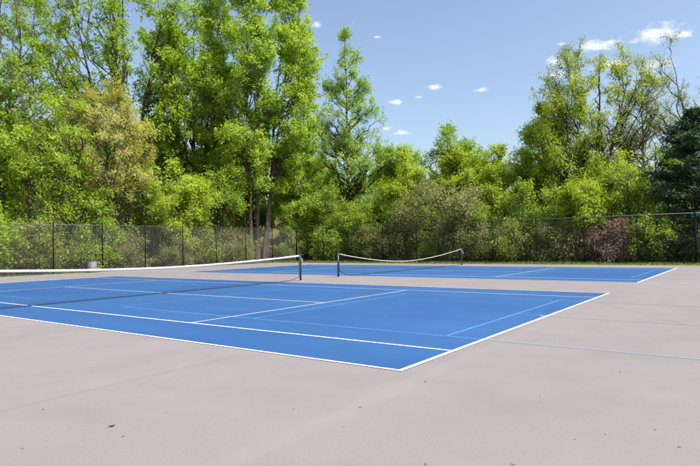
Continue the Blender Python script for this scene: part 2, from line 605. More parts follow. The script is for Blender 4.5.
def build_court(cy, full):
    c = link('playing_court', None)
    b = MB()
    b.add([(-L, -DW, 0.0025), (L, -DW, 0.0025), (L, DW, 0.0025), (-L, DW, 0.0025)], [(0, 1, 2, 3)])
    bpy.data.objects.remove(c)
    c = link('playing_court', b.mesh('playing_court', M['blue']), loc=(0, cy, 0))
    tag(c, kind='structure')
    w, bw = 0.05, 0.062
    zW, zB = 0.0075, 0.005
    for sgn in (-1, 1):
        x = sgn * (L - bw / 2)
        sheet('baseline', x - bw / 2, x + bw / 2, -DW, DW, zW, M['white_line'], c)
        sheet('centre_mark', *sorted((sgn * (L - bw), sgn * (L - bw - 0.11))), -w / 2, w / 2, zW, M['white_worn'], c)
        y = sgn * (DW - w / 2)
        sheet('sideline', -L + bw, L - bw, y - w / 2, y + w / 2, zW, M['white_line'] if sgn < 0 else M['white_worn'], c)
        y = sgn * (SW - w / 2)
        sheet('singles_sideline', -L + bw, L - bw, y - w / 2, y + w / 2, zW, M['white_worn'] if sgn > 0 else M['white_line'], c)
        x = sgn * (SV - w / 2)
        sheet('service_line', x - w / 2, x + w / 2, -SW + w, SW - w, zW, M['white_worn'], c)
    sheet('centre_line', -SV + w, SV - w, -w / 2, w / 2, zW, M['white_worn'], c)
    # smaller courts marked across each half in light blue: 13.41 x 6.10 m, kitchen 2.13 m
    for sgn in (-1, 1):
        cx = sgn * 9.1
        w2 = 0.05
        for x in (cx - 6.705, cx - 2.13, cx + 2.13, cx + 6.705):
            inside = abs(x) < L
            sheet('light_blue_line', x - w2 / 2, x + w2 / 2, -3.05, 3.05, zB if inside else 0.002, M['blue_line'] if inside else M['blue_line_grey'], c)
        for y in (-3.05, 3.05):
            a, e = sorted((sgn * 2.42, sgn * (L - bw)))
            sheet('light_blue_line', a, e, y - w2 / 2, y + w2 / 2, zB, M['blue_line'], c)
            a, e = sorted((sgn * L, sgn * 15.78))
            sheet('faded_blue_line', a, e, y - 0.036, y + 0.036, 0.003, M['blue_line_grey'], c)
        for (p, q) in ((2.42, 6.945), (11.255, L - bw), (L, 15.78)):
            a, e = sorted((sgn * p, sgn * q))
            sheet('light_blue_line', a, e, -w2 / 2, w2 / 2, 0.003 if p > 11.5 else 0.006, M['blue_line_grey'] if p > 11.5 else M['blue_line'], c)


build_court(0.0, True)
build_court(COURT2, True)


# ------------------------------------------------------------------ nets
def build_net(cy, label, zc, skew, band_mat, band_h, low0, low1, strap):
    root = empty('tennis_net', (0, cy, 0))
    tag(root, label, 'tennis net')
    PY = 6.40
    # posts
    for sgn in (-1, 1):
        b = MB()
        b.tube([(0, sgn * PY, -0.05), (0, sgn * PY, 1.07)], 0.041, 16)
        po = link('post', b.mesh('post', M['navy'], smooth=True), parent=root)
        b = MB()
        b.tube([(0, sgn * PY, 1.071), (0, sgn * PY, 1.083), (0, sgn * PY, 1.092)], [0.046, 0.045, 0.028], 16)
        link('post_cap', b.mesh('post_cap', M['navy'], smooth=True), parent=po)
        b = MB()
        b.tube([(0, sgn * PY, -0.02), (0, sgn * PY, 0.013)], 0.075, 16)
        link('ground_sleeve', b.mesh('ground_sleeve', M['steel'], smooth=True), parent=po)
        # lacing bar with hooks on the net side
        b = MB()
        b.tube([(0, sgn * (PY - 0.055), 0.12), (0, sgn * (PY - 0.055), 1.0)], 0.007, 6)
        for z in (0.13, 0.42, 0.72, 0.99):
            b.tube([(0, sgn * (PY - 0.041), z), (0, sgn * (PY - 0.06), z)], 0.009, 6)
        link('lacing_bar', b.mesh('lacing_bar', M['steel']), parent=po)
        if sgn > 0:
            b = MB()
            b.box((0.062, sgn * PY, 0.83), (0.05, 0.07, 0.16))
            b.tube([(0.085, sgn * PY, 0.83), (0.13, sgn * PY, 0.83)], 0.016, 8)
            wch = link('winch', b.mesh('winch', M['brass']), parent=po)
            b = MB()
            b.tube([(0.125, sgn * PY, 0.83), (0.13, sgn * PY - 0.05, 0.70), (0.17, sgn * PY - 0.055, 0.69)], 0.009, 6)
            link('crank', b.mesh('crank', M['brass']), parent=wch)
    H0 = 1.045
    ends = PY - 0.06

    def top(y):
        t = np.clip(y / ends, -1, 1)
        return zc + (H0 - zc) * np.abs(t - skew * (1 - t * t)) ** 1.75 if not strap else zc + (H0 - zc) * np.abs(t) ** 1.15

    def bot(y):
        y = np.asarray(y, float)
        e = 1.1
        d = np.clip((np.abs(y) - (ends - e)) / e, 0, 1)
        return 0.022 + np.where(y > 0, low1, low0) * d * d

    rs = np.random.RandomState(4)
    ph = rs.uniform(0, 6, 4)

    def sway(y, z):        # the slack mesh hangs a little out of plane
        return 0.05 * np.sin(np.pi * np.clip(z / 1.0, 0, 1)) * np.sin(y * 0.7 + ph[0]) + 0.012 * np.sin(y * 2.3 + ph[1])

    # mesh cords
    b = MB()
    ys = np.linspace(-ends, ends, 283)
    K = 6
    t = np.linspace(0, 1, K)
    zt, zb = top(ys) - 0.01, bot(ys)
    Z = zb[:, None] + (zt - zb)[:, None] * t[None]
    Y = np.repeat(ys[:, None], K, 1)
    X = sway(Y, Z) * (t * (1 - t) * 4)[None]
    b.tubes(np.stack([X, Y, Z], -1), np.full(Z.shape, 0.0006), 3)
    nrow = 22
    yk = np.linspace(-ends, ends, 61)
    tt = np.linspace(0.02, 0.96, nrow)
    Zr = bot(yk)[None] + (top(yk) - bot(yk))[None] * tt[:, None]
    Yr = np.repeat(yk[None], nrow, 0)
    Xr = sway(Yr, Zr) * (tt * (1 - tt) * 4)[:, None]
    b.tubes(np.stack([Xr, Yr, Zr], -1), np.full(Zr.shape, 0.0006), 3)
    tag(link('net_mesh', b.mesh('net_mesh', M['net']), parent=root), kind='stuff')
    # headband: a folded strip over the cable
    yk = np.linspace(-ends + 0.03, ends - 0.03, 81)
    zt = top(yk)
    b = MB()
    sec = np.array([(-0.006, -band_h), (-0.009, -0.5 * band_h), (-0.008, -0.008), (0, 0.004), (0.008, -0.008), (0.009, -0.5 * band_h), (0.006, -band_h)])
    wave = 0.006 * np.sin(yk * 5.1 + 1) + 0.004 * np.sin(yk * 11.0)
    V = np.zeros((len(yk), 7, 3))
    V[:, :, 0] = sec[None, :, 0] + wave[:, None] * np.linspace(1, 1, 7)[None]
    V[:, :, 1] = yk[:, None]
    V[:, :, 2] = zt[:, None] + sec[None, :, 1]
    i, k = np.meshgrid(np.arange(len(yk) - 1), np.arange(7), indexing='ij')
    k2 = (k + 1) % 7
    F = np.stack([i * 7 + k, i * 7 + k2, (i + 1) * 7 + k2, (i + 1) * 7 + k], -1).reshape(-1, 4)
    b.add(V.reshape(-1, 3), F)
    link('headband', b.mesh('headband', band_mat, smooth=True), parent=root)
    # cable from the band ends over the posts
    for sgn in (-1, 1):
        b = MB()
        b.tube([(0, sgn * (ends - 0.035), float(top(sgn * (ends - 0.035))) - 0.008), (0, sgn * (PY - 0.02), 1.06), (0.0, sgn * PY, 1.1)], 0.006, 6)
        link('cable', b.mesh('cable', M['steel']), parent=root)
    # bottom tape
    yb = np.linspace(-ends, ends, 101)
    b = MB()
    P = np.stack([0.01 * np.sin(yb * 1.3), yb, bot(yb)], -1)
    b.tube(P, 0.011, 6)
    link('bottom_tape', b.mesh('bottom_tape', M['net'], smooth=True), parent=root)
    # side tapes
    for sgn in (-1, 1):
        y = sgn * (ends - 0.012)
        b = MB()
        b.box((0, y, (float(bot(y)) + float(top(y))) / 2), (0.012, 0.024, float(top(y) - bot(y))))
        link('side_tape', b.mesh('side_tape', M['net']), parent=root)
    if strap:
        b = MB()
        b.box((0, 0, zc / 2 - 0.02), (0.022, 0.05, zc - 0.02))
        link('centre_strap', b.mesh('centre_strap', M['net']), parent=root)
    return root


build_net(0.0, 'taut tennis net with wide bright white headband across the larger blue court', 0.84, 0.0, M['band'], 0.066, 0.05, 0.14, False)
build_net(COURT2, 'slack sagging tennis net with thin cream headband between two navy posts', 0.52, -0.04, M['band_old'], 0.036, 0.26, 0.10, False)

# ------------------------------------------------------------------ chain link fence
FX, FY, FH, SP = -18.62, 27.2, 2.95, 3.08


def panel_mesh(w, h, mat):
    """interlocking diamond wires of one panel in the xz plane"""
    b = MB()
    pitch = 0.074
    for dr in (-1, 1):
        segs = []
        for c in np.arange(-h, w + h, pitch):
            # line x = c + dr*z
            z0, z1 = 0.03, h - 0.02
            if dr > 0:
                z0 = max(z0, -c)
                z1 = min(z1, w - c)
            else:
                z0 = max(z0, c - w)
                z1 = min(z1, c)
            if z1 - z0 > 0.03:
                segs.append(((c + dr * z0, dr * 0.0022, z0), (c + dr * z1, dr * 0.0022, z1)))
        S = np.array(segs)
        b.tubes(S, np.full(S.shape[:2], 0.0018), 3)
    return b.mesh('mesh_panel', M[mat])


PANEL, PANEL_GREY = panel_mesh(SP, FH, 'wire'), panel_mesh(SP, FH, 'wire_grey')


def post_mesh(r, h):
    b = MB()
    b.tube([(0, 0, -0.15), (0, 0, h)], r, 12)
    return b.mesh('post', M['fpost'], smooth=True)


POST, POST_BIG = post_mesh(0.034, FH + 0.03), post_mesh(0.052, FH + 0.06)


def cap_mesh(r):
    b = MB()
    b.tube([(0, 0, 0), (0, 0, 0.03), (0, 0, 0.055)], [r * 1.15, r * 1.1, r * 0.4], 12)
    return b.mesh('post_cap', M['fpost'], smooth=True)


CAP, CAPB = cap_mesh(0.034), cap_mesh(0.052)


def build_fence(label, origin, rotz, n, big, panel):
    root = empty('chain_link_fence', origin, rotz)
    tag(root, label, 'fence')
    b = MB()
    b.tube([(0, 0, FH), (n * SP, 0, FH)], 0.021, 10)
    link('top_rail', b.mesh('top_rail', M['rail'], smooth=True), parent=root)
    b = MB()
    P = [(x, 0.0, 0.05 + 0.012 * math.sin(x * 1.7)) for x in np.linspace(0, n * SP, n * 6)]
    b.tube(P, 0.003, 5)
    link('bottom_wire', b.mesh('bottom_wire', M['wire']), parent=root)
    for i in range(n + 1):
        thick = i in big
        p = link('post', POST_BIG if thick else POST, parent=root, loc=(i * SP, 0.03, 0))
        link('post_cap', CAPB if thick else CAP, parent=p, loc=(0, 0, FH + (0.06 if thick else 0.03)))
        if i < n:
            link('mesh_panel', panel, parent=root, loc=(i * SP, -0.02, 0))
    return root


build_fence('chain link fence on black posts along the far side of both courts', (FX, FY, -0.03), 0.0, 12, (0, 10), PANEL)
build_fence('chain link fence behind the baselines with the trash can before it', (FX, FY - 0.06, -0.03), -math.pi / 2, 11, (), PANEL_GREY)

# ------------------------------------------------------------------ trash can
tc = empty('trash_can', (-17.75, 7.5, 0.0))
tc.scale = (0.88, 0.88, 0.9)
tag(tc, 'small grey slatted trash can with black rim in front of the fence', 'trash can')
b = MB()
b.tube([(0, 0, 0.03), (0, 0, 0.4), (0, 0, 0.80)], [0.25, 0.27, 0.28], 20)
link('liner', b.mesh('liner', M['can'], smooth=True), parent=tc)
for i in range(18):
    a = i * 2 * math.pi / 18
    b = MB()
    w = 0.022
    ca, sa = math.cos(a), math.sin(a)
    V = []
    for z, r in ((0.0, 0.275), (0.82, 0.305)):
        for rr in (r, r + 0.012):
            for s_ in (-w, w):
                V.append((ca * rr - sa * s_, sa * rr + ca * s_, z))
    b.add(V, [(0, 1, 3, 2), (4, 6, 7, 5), (0, 2, 6, 4), (1, 5, 7, 3), (0, 4, 5, 1), (2, 3, 7, 6)])
    link('slat', b.mesh('slat', M['steel']), parent=tc)
b = MB()
th = np.linspace(0, 2 * math.pi, 25)
b.tube(np.stack([0.318 * np.cos(th), 0.318 * np.sin(th), np.full(25, 0.835)], -1), 0.03, 8, cap=False)
link('rim', b.mesh('rim', M['canrim'], smooth=True), parent=tc)
b = MB()
b.tube(np.stack([0.29 * np.cos(th), 0.29 * np.sin(th), np.full(25, 0.018)], -1), 0.018, 8, cap=False)
link('base_ring', b.mesh('base_ring', M['canrim'], smooth=True), parent=tc)


# ------------------------------------------------------------------ trees and shrubs
def bez(p0, p1, p2, n):
    t = np.linspace(0, 1, n)[:, None]
    return (1 - t) ** 2 * p0 + 2 * t * (1 - t) * p1 + t * t * p2


def leaves(b, C, size, tint, rs, upb=0.35, asp=0.62, out=0.0):
    n = len(C)
    N = rs.normal(size=(n, 3))
    N[:, 2] = np.abs(N[:, 2]) + upb
    if out:
        o2 = C[:, :2] / (np.linalg.norm(C[:, :2], axis=1, keepdims=True) + 0.3)
        N[:, :2] += o2 * out
    N /= np.linalg.norm(N, axis=1, keepdims=True)
    A = np.cross(N, rs.normal(size=(n, 3)))
    A /= np.linalg.norm(A, axis=1, keepdims=True) + 1e-9
    B = np.cross(N, A)
    s = (size * rs.uniform(0.45, 1.55, n))[:, None]
    V = np.stack([C - A * s * 0.45 - B * s * asp * 0.5, C + A * s * 0.62, C - A * s * 0.45 + B * s * asp * 0.5], 1)
    b.add(V.reshape(-1, 3), np.arange(n * 3).reshape(n, 3), np.repeat(tint, 3))


def grow(seed, H, env, r0, n1, n2, n3, nl, lsize, upr=0.9, stems=((0, 0, 0, 0),), first=0.15, leafz=0.0, spread=0.28,
         inner=0.45, stem_top=0.97, wob=0.35, twig=1.0, droop=0.0, gap=0.0, tone=(0.5, 0.22), upb=0.35, vary=1.0):
    """tapered trunk(s) with limbs, sub-branches and twigs, and leaf-sized faces on the twigs.
    env: [(height fraction, radius)] outline of the crown. returns (wood mesh builder, leaf mesh builder)"""
    rs = np.random.RandomState(seed)
    nl, lsize = int(round(nl * 1.75)), lsize * 0.84
    wood, leaf = MB(), MB()
    ez = np.array([e[0] for e in env]) * H
    er = np.array([e[1] for e in env])
    Rz = lambda z: np.interp(z, ez, er)
    # stems: (base dx, dy, top dx, dy)
    S = []
    K = 12
    for si, st in enumerate(stems):
        hh = H * stem_top * (1.0 if si == 0 else rs.uniform(0.78, 0.96))
        z = np.linspace(0, 1, K)
        wx = np.cumsum(rs.normal(0, wob * 0.16, K)) * z
        wy = np.cumsum(rs.normal(0, wob * 0.16, K)) * z
        P = np.stack([st[0] + (st[2] - st[0]) * z ** 1.2 + wx, st[1] + (st[3] - st[1]) * z ** 1.2 + wy, hh * z - 0.15], -1)
        R = r0 * (1.0 if si == 0 else rs.uniform(0.6, 0.85)) * (1 - z) ** 1.05 + 0.012
        R[0] *= 1.35
        S.append((P, R))
        Pf = np.stack([np.interp(np.linspace(0, 1, 34), z, P[:, c]) for c in range(3)], -1)
        Rf = np.interp(np.linspace(0, 1, 34), z, R)
        Pf[:, :2] += rs.normal(0, 0.02, (34, 2))
        wood.tubes(Pf[None], Rf[None], 9)
    # limbs
    zz = np.linspace(ez[0], H, 200)
    pw = np.maximum(Rz(zz), 0.05) ** 1.25
    pw /= pw.sum()
    L1, L1r = [], []
    ang = rs.uniform(0, 6.28)
    for i in range(n1):
        zt = rs.choice(zz, p=pw)
        ang += 2.39996 + rs.normal(0, 0.35)
        rr = Rz(zt) * math.sqrt(rs.uniform(inner * inner, 1))
        dx, dy = math.cos(ang), math.sin(ang)
        # choose the stem whose top is best placed
        si = 0
        if len(S) > 1:
            sc = [-(s[0][-1, 0] * dx + s[0][-1, 1] * dy) + rs.uniform(0, 2.0) for s in S]
            si = int(np.argmin(sc))
        P, R = S[si]
        zs = max(first * H * rs.uniform(0.8, 1.3), zt - upr * rr * rs.uniform(0.5, 1.35) - 0.3)
        zs = min(zs, P[-1, 2] * 0.98)
        p0 = np.array([np.interp(zs, P[:, 2], P[:, 0]), np.interp(zs, P[:, 2], P[:, 1]), zs])
        cxy = np.array([np.interp(min(zt, P[-1, 2]), P[:, 2], P[:, 0]), np.interp(min(zt, P[-1, 2]), P[:, 2], P[:, 1])]) * 0.35
        p2 = np.array([cxy[0] + rr * dx, cxy[1] + rr * dy, zt])
        m = p0 * 0.45 + p2 * 0.55
        m[2] += -0.10 * rr + droop * rr + rs.normal(0, 0.2)
        m[:2] += rs.normal(0, 0.12 * max(rr, 0.4), 2)
        C = bez(p0, m, p2, 8)
        C[1:-1] += rs.normal(0, 0.035 * max(rr, 0.6), (6, 3))
        rs0 = float(np.interp(zs, P[:, 2], R)) * rs.uniform(0.32, 0.55)
        rs0 = min(rs0 * 1.25, 0.02 + 0.032 * np.linalg.norm(p2 - p0))
        L1.append(C)
        L1r.append(rs0 * (1 - np.linspace(0, 1, 8)) ** 0.8 + 0.016)
    L1 = np.array(L1)
    L1r = np.array(L1r)
    wood.tubes(L1, L1r, 5)
    # sub-branches
    ln = np.linalg.norm(L1[:, -1] - L1[:, 0], axis=1)
    N2 = n1 * n2
    par = np.repeat(np.arange(n1), n2)
    t = rs.uniform(0.30, 1.0, N2) ** 0.8
    fi = t * 7
    i0 = np.minimum(fi.astype(int), 6)
    fr = (fi - i0)[:, None]
    q0 = L1[par, i0] * (1 - fr) + L1[par, i0 + 1] * fr
    tan = L1[par, i0 + 1] - L1[par, i0]
    tan /= np.linalg.norm(tan, axis=1, keepdims=True) + 1e-9
    d = rs.normal(size=(N2, 3))
    d /= np.linalg.norm(d, axis=1, keepdims=True)
    d = d * 0.85 + tan * 0.75 + np.array([0, 0, 0.25 - 0.6 * droop])
    d /= np.linalg.norm(d, axis=1, keepdims=True)
    l2 = np.clip(ln[par] * rs.uniform(0.16, 0.38, N2) * (1.15 - 0.5 * t), 0.35, 2.4)
    mid = q0 + d * (l2 * 0.5)[:, None] + rs.normal(0, 0.06, (N2, 3)) * l2[:, None]
    q2 = q0 + d * l2[:, None] + np.array([0, 0, 0.12 - droop * 0.5]) * l2[:, None]
    L2 = np.stack([q0, mid, q2], 1)
    r2 = np.clip(l2 * 0.016, 0.010, 0.04)
    wood.tubes(L2, np.stack([r2, r2 * 0.7, r2 * 0.35], 1), 4)
    # twigs
    N3 = N2 * n3
    p3 = np.repeat(np.arange(N2), n3)
    t3 = rs.uniform(0.25, 1.0, N3)[:, None]
    s0 = (1 - t3) ** 2 * q0[p3] + 2 * t3 * (1 - t3) * mid[p3] + t3 ** 2 * q2[p3]
    d3 = rs.normal(size=(N3, 3))
    d3 /= np.linalg.norm(d3, axis=1, keepdims=True)
    d3 = d3 * 0.9 + d[p3] * 0.6 + np.array([0, 0, 0.25 - droop])
    d3 /= np.linalg.norm(d3, axis=1, keepdims=True)
    l3 = rs.uniform(0.25, 0.75, N3) * twig
    s1 = s0 + d3 * l3[:, None]
    wood.tubes(np.stack([s0, s1], 1), np.stack([np.full(N3, 0.007), np.full(N3, 0.003)], 1), 3)
    # leaves
    if nl > 0:
        limb = np.clip(rs.normal(1.0, 0.45 * vary, n1), 0.15, 1.6)
        sub = np.clip(rs.normal(1.0, 0.35 * vary, N2), 0.1, 1.5)
        keep = rs.uniform(size=N3) < (1 - gap) * limb[par[p3]] * sub[p3]
        keep &= (s1[:, 2] > leafz * H)
        # whole sub-branches may be bare
        idx = np.where(keep)[0]
        pl = np.repeat(idx, nl)
        tl = rs.uniform(0.35, 1.12, len(pl))[:, None]
        C = s0[pl] * (1 - tl) + s1[pl] * tl + rs.normal(0, spread * 0.5, (len(pl), 3)) * twig
        tt = np.clip(tone[0] + rs.normal(0, tone[1] * 0.7, N2)[p3][pl] + rs.normal(0, tone[1] * 0.8, len(pl)), 0, 1)
        leaves(leaf, C, lsize, tt, rs, upb, 0.62, 0.9)
    return wood, leaf


NTRI = [0]


def plant(name, x, y, label, cat, leafmat, barkmat, group=None, rotz=0.0, parts=('trunk', 'crown'), lean=None, **kw):
    w, lf = grow(**kw)
    root = empty(name, (x, y, float(gh(x, y))), rotz)
    tag(root, label, cat, group)
    if lean:
        root.rotation_euler = (lean[0], lean[1], rotz)
    link(parts[0], w.mesh(parts[0], M[barkmat], smooth=True), parent=root)
    if lf.n:
        link(parts[1], lf.mesh(parts[1], M[leafmat], tint=True), parent=root)
    return root


def copy_plant(src, x, y, rotz, s, label=None):
    r = src.copy()
    COL.objects.link(r)
    r.location = (x, y, float(gh(x, y)) - 0.03)
    r.rotation_euler = (0, 0, rotz)
    r.scale = (s, s, s * 1.0)
    if label:
        r['label'] = label
    for ch in src.children:
        c = ch.copy()
        COL.objects.link(c)
        c.parent = r
    return r


ROUND = [(0.25, 0.5), (0.4, 0.85), (0.55, 1.0), (0.75, 0.8), (0.9, 0.45), (1.0, 0.08)]
OVAL = [(0.15, 0.35), (0.3, 0.7), (0.45, 0.95), (0.6, 1.0), (0.78, 0.78), (0.92, 0.4), (1.0, 0.08)]
CONE = [(0.12, 0.75), (0.25, 0.95), (0.4, 1.0), (0.6, 0.78), (0.8, 0.45), (0.93, 0.2), (1.0, 0.04)]


def env(shape, R):
    return [(a, c * R) for a, c in shape]


# --- along the left fence
plant('broadleaf_tree', -24.5, 4.6, 'thin half-bare tree with sparse green leaves and open sky between its stems', 'tree', 'leaf_mid', 'bark_grey',
      seed=11, H=21.5, env=env(OVAL, 2.6), r0=0.19, n1=60, n2=7, n3=5, nl=9, lsize=0.17, upr=1.0, wob=0.8, stems=((0, 0, 0.3, 0.6), (0.2, 0.4, 1.2, 1.4)), first=0.2, gap=0.54)
plant('broadleaf_tree', -27.0, 8.3, 'slim sparse tree leaning slightly, fine leaves, behind the bright round one', 'tree', 'leaf_mid', 'bark_grey',
      seed=12, H=22.0, env=env(OVAL, 2.3), r0=0.17, n1=54, n2=7, n3=5, nl=9, lsize=0.17, upr=1.0, wob=0.8, stems=((0, 0, -0.6, -1.0), (0.3, 0.1, -0.9, 0.8)), first=0.3, gap=0.58)
plant('broadleaf_tree', -24.2, 4.2, 'dense low round tree, bright yellow-green, growing near the thin half-bare tree', 'tree', 'leaf_bright', 'bark_grey',
      seed=13, H=12.0, env=env(OVAL, 2.9), r0=0.17, n1=66, n2=7, n3=5, nl=11, lsize=0.19, upr=0.7, first=0.12, inner=0.35, gap=0.35)
plant('broadleaf_tree', -22.6, 11.2, 'tan olive-yellow tree hung with catkins', 'tree', 'leaf_tan', 'bark_grey',
      seed=14, H=14.0, env=[(0.25, 1.6), (0.4, 3.2), (0.6, 3.6), (0.8, 2.6), (0.93, 1.3), (1, 0.3)], r0=0.16, n1=64, n2=7, n3=5, nl=12, lsize=0.15, upr=0.8,
      stems=((0, 0, 0.2, 0.3), (0.3, 0.3, 0.4, 1.6)), first=0.2, inner=0.4, gap=0.25)
plant('broadleaf_tree', -27.5, 15.4, 'tall multi-stemmed tree with long bare lower limbs reaching sideways above the tan tree', 'tree', 'leaf_bright', 'bark_dark',
      seed=15, H=26.0, env=[(0.3, 2.5), (0.42, 4.0), (0.55, 5.6), (0.72, 6.4), (0.86, 5.0), (0.95, 2.8), (1, 0.6)], r0=0.34, n1=100, n2=8, n3=5, nl=11, lsize=0.22, upr=0.9, wob=0.8,
      stems=((0, 0, 0.2, 0.5), (0.3, 0.3, 1.8, 2.6), (-0.2, -0.3, -1.0, -2.2), (0.2, -0.1, 1.2, -1.0)), first=0.3, gap=0.42)
plant('broadleaf_tree', -21.4, 5.9, 'young tree with a dark trunk leaning strongly to one side', 'tree', 'leaf_bright', 'bark_dark',
      seed=16, H=12.5, env=env(ROUND, 2.5), r0=0.19, n1=26, n2=6, n3=4, nl=10, lsize=0.17, upr=0.8, stems=((0, 0, 1.2, 4.4),), first=0.5, gap=0.3, leafz=0.5)
plant('broadleaf_tree', -21.6, 16.5, 'low bushy tree with drooping bright sprays over the fence top', 'tree', 'leaf_yellow', 'bark_grey',
      seed=17, H=8.2, env=env(OVAL, 3.1), r0=0.13, n1=52, n2=7, n3=5, nl=12, lsize=0.17, upr=0.5, first=0.15, inner=0.35, droop=0.12)
plant('broadleaf_tree', -21.8, 19.3, 'stout short tree whose thick dark trunk slants behind the mesh', 'tree', 'leaf_mid', 'bark_dark',
      seed=18, H=9.5, env=env(ROUND, 2.6), r0=0.30, n1=36, n2=6, n3=5, nl=11, lsize=0.17, upr=0.7, stems=((0, 0, 0.6, 4.6),), first=0.5, leafz=0.45)
# --- the great tree by the fence corner and its neighbours
plant('broadleaf_tree', -22.3, 25.9, 'huge bright green tree with a cluster of tall stems at the fence corner', 'tree', 'leaf_bright', 'bark_grey',
      seed=19, H=28.5, env=[(0.2, 2.6), (0.27, 4.6), (0.38, 5.5), (0.52, 5.6), (0.68, 4.9), (0.82, 3.9), (0.92, 2.9), (1, 0.8)], r0=0.23, n1=220, n2=10, n3=5, nl=9, lsize=0.205, upr=1.0, leafz=0.22, wob=0.6, vary=0.5,
      stems=((0, 0, 0.3, 0.6), (0.5, 0.3, 2.9, 2.2), (-0.4, -0.6, -2.6, -3.0), (0.2, -0.9, 1.4, -2.6), (-0.3, 0.5, -1.8, 2.6), (0.3, 0.9, 1.0, 3.4)), first=0.27, inner=0.35, gap=0.04, tone=(0.55, 0.22))
plant('broadleaf_tree', -27.0, 22.4, 'tall dark-limbed tree with open leafy top, close to the huge one', 'tree', 'leaf_bright', 'bark_dark',
      seed=20, H=25.0, env=[(0.2, 2.2), (0.35, 3.6), (0.55, 4.4), (0.75, 4.2), (0.9, 2.6), (1, 0.6)], r0=0.24, n1=100, n2=8, n3=5, nl=12, lsize=0.21, upr=1.1, inner=0.25,
      stems=((0, 0, 0.3, 0.3), (0.3, 0.3, 1.2, 1.6), (-0.2, -0.4, -0.6, -2.0)), first=0.2, gap=0.3)
plant('poplar_tree', -17.9, 34.3, 'tall narrow tree with cool blue-green leaves tapering to a point', 'tree', 'leaf_cool', 'bark_dark',
      seed=21, H=24.0, env=[(0.1, 4.2), (0.25, 5.3), (0.42, 4.7), (0.6, 3.2), (0.8, 2.0), (0.93, 1.0), (1, 0.25)], r0=0.24, n1=130, n2=8, n3=5, nl=9, lsize=0.165, upr=0.75, first=0.1, inner=0.25, gap=0.22)
plant('broadleaf_tree', -21.0, 30.6, 'mid-height yellow-green tree filling the space between huge tree and narrow tree', 'tree', 'leaf_bright', 'bark_grey',
      seed=22, H=12.0, env=env(OVAL, 3.4), r0=0.18, n1=64, n2=7, n3=5, nl=11, lsize=0.18, upr=0.8, first=0.12, inner=0.35)
# --- behind the slack net
plant('broadleaf_tree', -13.0, 36.5, 'rounded light green tree rising behind the lower thicket beside the narrow tree', 'tree', 'leaf_cool', 'bark_grey',
      seed=23, H=11.6, env=env(OVAL, 3.8), r0=0.19, n1=64, n2=7, n3=5, nl=12, lsize=0.18, upr=0.8, first=0.15, inner=0.35)
plant('broadleaf_tree', -6.6, 35.0, 'domed fresh green tree, the highest crown above the brown tangle', 'tree', 'leaf_mid', 'bark_grey',
      seed=24, H=11.6, env=env(OVAL, 3.9), r0=0.2, n1=70, n2=7, n3=5, nl=13, lsize=0.18, upr=0.8, first=0.15, inner=0.35)
plant('broadleaf_tree', -2.6, 33.6, 'yellow-lime tree sloping down beside the brown tangle', 'tree', 'leaf_yellow', 'bark_grey',
      seed=25, H=9.6, env=env(ROUND, 2.5), r0=0.15, n1=44, n2=7, n3=5, nl=12, lsize=0.17, upr=0.7, first=0.15, inner=0.35)
plant('vine_covered_tree', -5.4, 30.4, 'arching tree smothered in a brown tangle of dry vines', 'tree', 'leaf_vine', 'vine',
      seed=26, H=6.4, env=[(0.25, 3.0), (0.45, 4.3), (0.65, 4.2), (0.82, 3.2), (0.95, 1.6), (1, 0.4)], r0=0.17, n1=70, n2=9, n3=7, nl=7, lsize=0.13, upr=0.4,
      stems=((0, 0, 0.4, 0.2), (0.3, 0.2, 2.4, -0.6), (-0.2, 0.1, -2.6, 0.4)), first=0.3, inner=0.3, droop=0.32, twig=1.3)
plant('broadleaf_tree', -5.2, 32.6, 'small lime tree whose dome just tops the brown tangle', 'tree', 'leaf_yellow', 'bark_grey',
      seed=35, H=9.0, env=env(ROUND, 3.2), r0=0.13, n1=50, n2=7, n3=5, nl=11, lsize=0.17, upr=0.6, first=0.2, inner=0.3)
plant('broadleaf_tree', -9.6, 31.2, 'lime topped small tree leaning over the brown tangle', 'tree', 'leaf_yellow', 'bark_grey',
      seed=27, H=9.0, env=env(ROUND, 2.6), r0=0.13, n1=40, n2=7, n3=5, nl=12, lsize=0.17, upr=0.6, first=0.2, inner=0.3)
# --- right-hand group
plant('broadleaf_tree', 0.6, 36.6, 'leafy tree with fine layered sprays, low and dense at its foot', 'tree', 'leaf_mid', 'bark_grey',
      seed=28, H=13.6, env=[(0.12, 2.2), (0.3, 3.2), (0.5, 3.3), (0.7, 2.6), (0.88, 1.6), (1, 0.4)], r0=0.18, n1=74, n2=7, n3=5, nl=11, lsize=0.16, upr=0.8, first=0.1, inner=0.35, gap=0.1)
plant('broadleaf_tree', 4.6, 36.6, 'tall thin-leaved tree with bare twigs at its top under the clouds', 'tree', 'leaf_olive', 'bark_dark',
      seed=29, H=16.8, env=[(0.3, 1.8), (0.45, 3.0), (0.62, 4.0), (0.78, 4.2), (0.92, 3.0), (1, 1.0)], r0=0.22, n1=80, n2=8, n3=5, nl=10, lsize=0.16, upr=1.0,
      stems=((0, 0, 0.3, 0.3), (0.2, 0.2, 1.9, 0.6), (-0.2, 0, -1.7, 0.2)), first=0.25, gap=0.48, wob=0.7)
plant('broadleaf_tree', 3.2, 34.0, 'golden green tree with upright stems in front of the thin-leaved tall one', 'tree', 'leaf_yellow', 'bark_dark',
      seed=30, H=13.8, env=[(0.25, 1.2), (0.45, 2.4), (0.65, 2.9), (0.82, 2.0), (0.95, 1.0), (1, 0.3)], r0=0.15, n1=52, n2=7, n3=5, nl=10, lsize=0.15, upr=1.1,
      stems=((0, 0, 0.2, 0.2), (0.2, 0, 1.0, 0.3)), first=0.2, gap=0.42, wob=0.7)
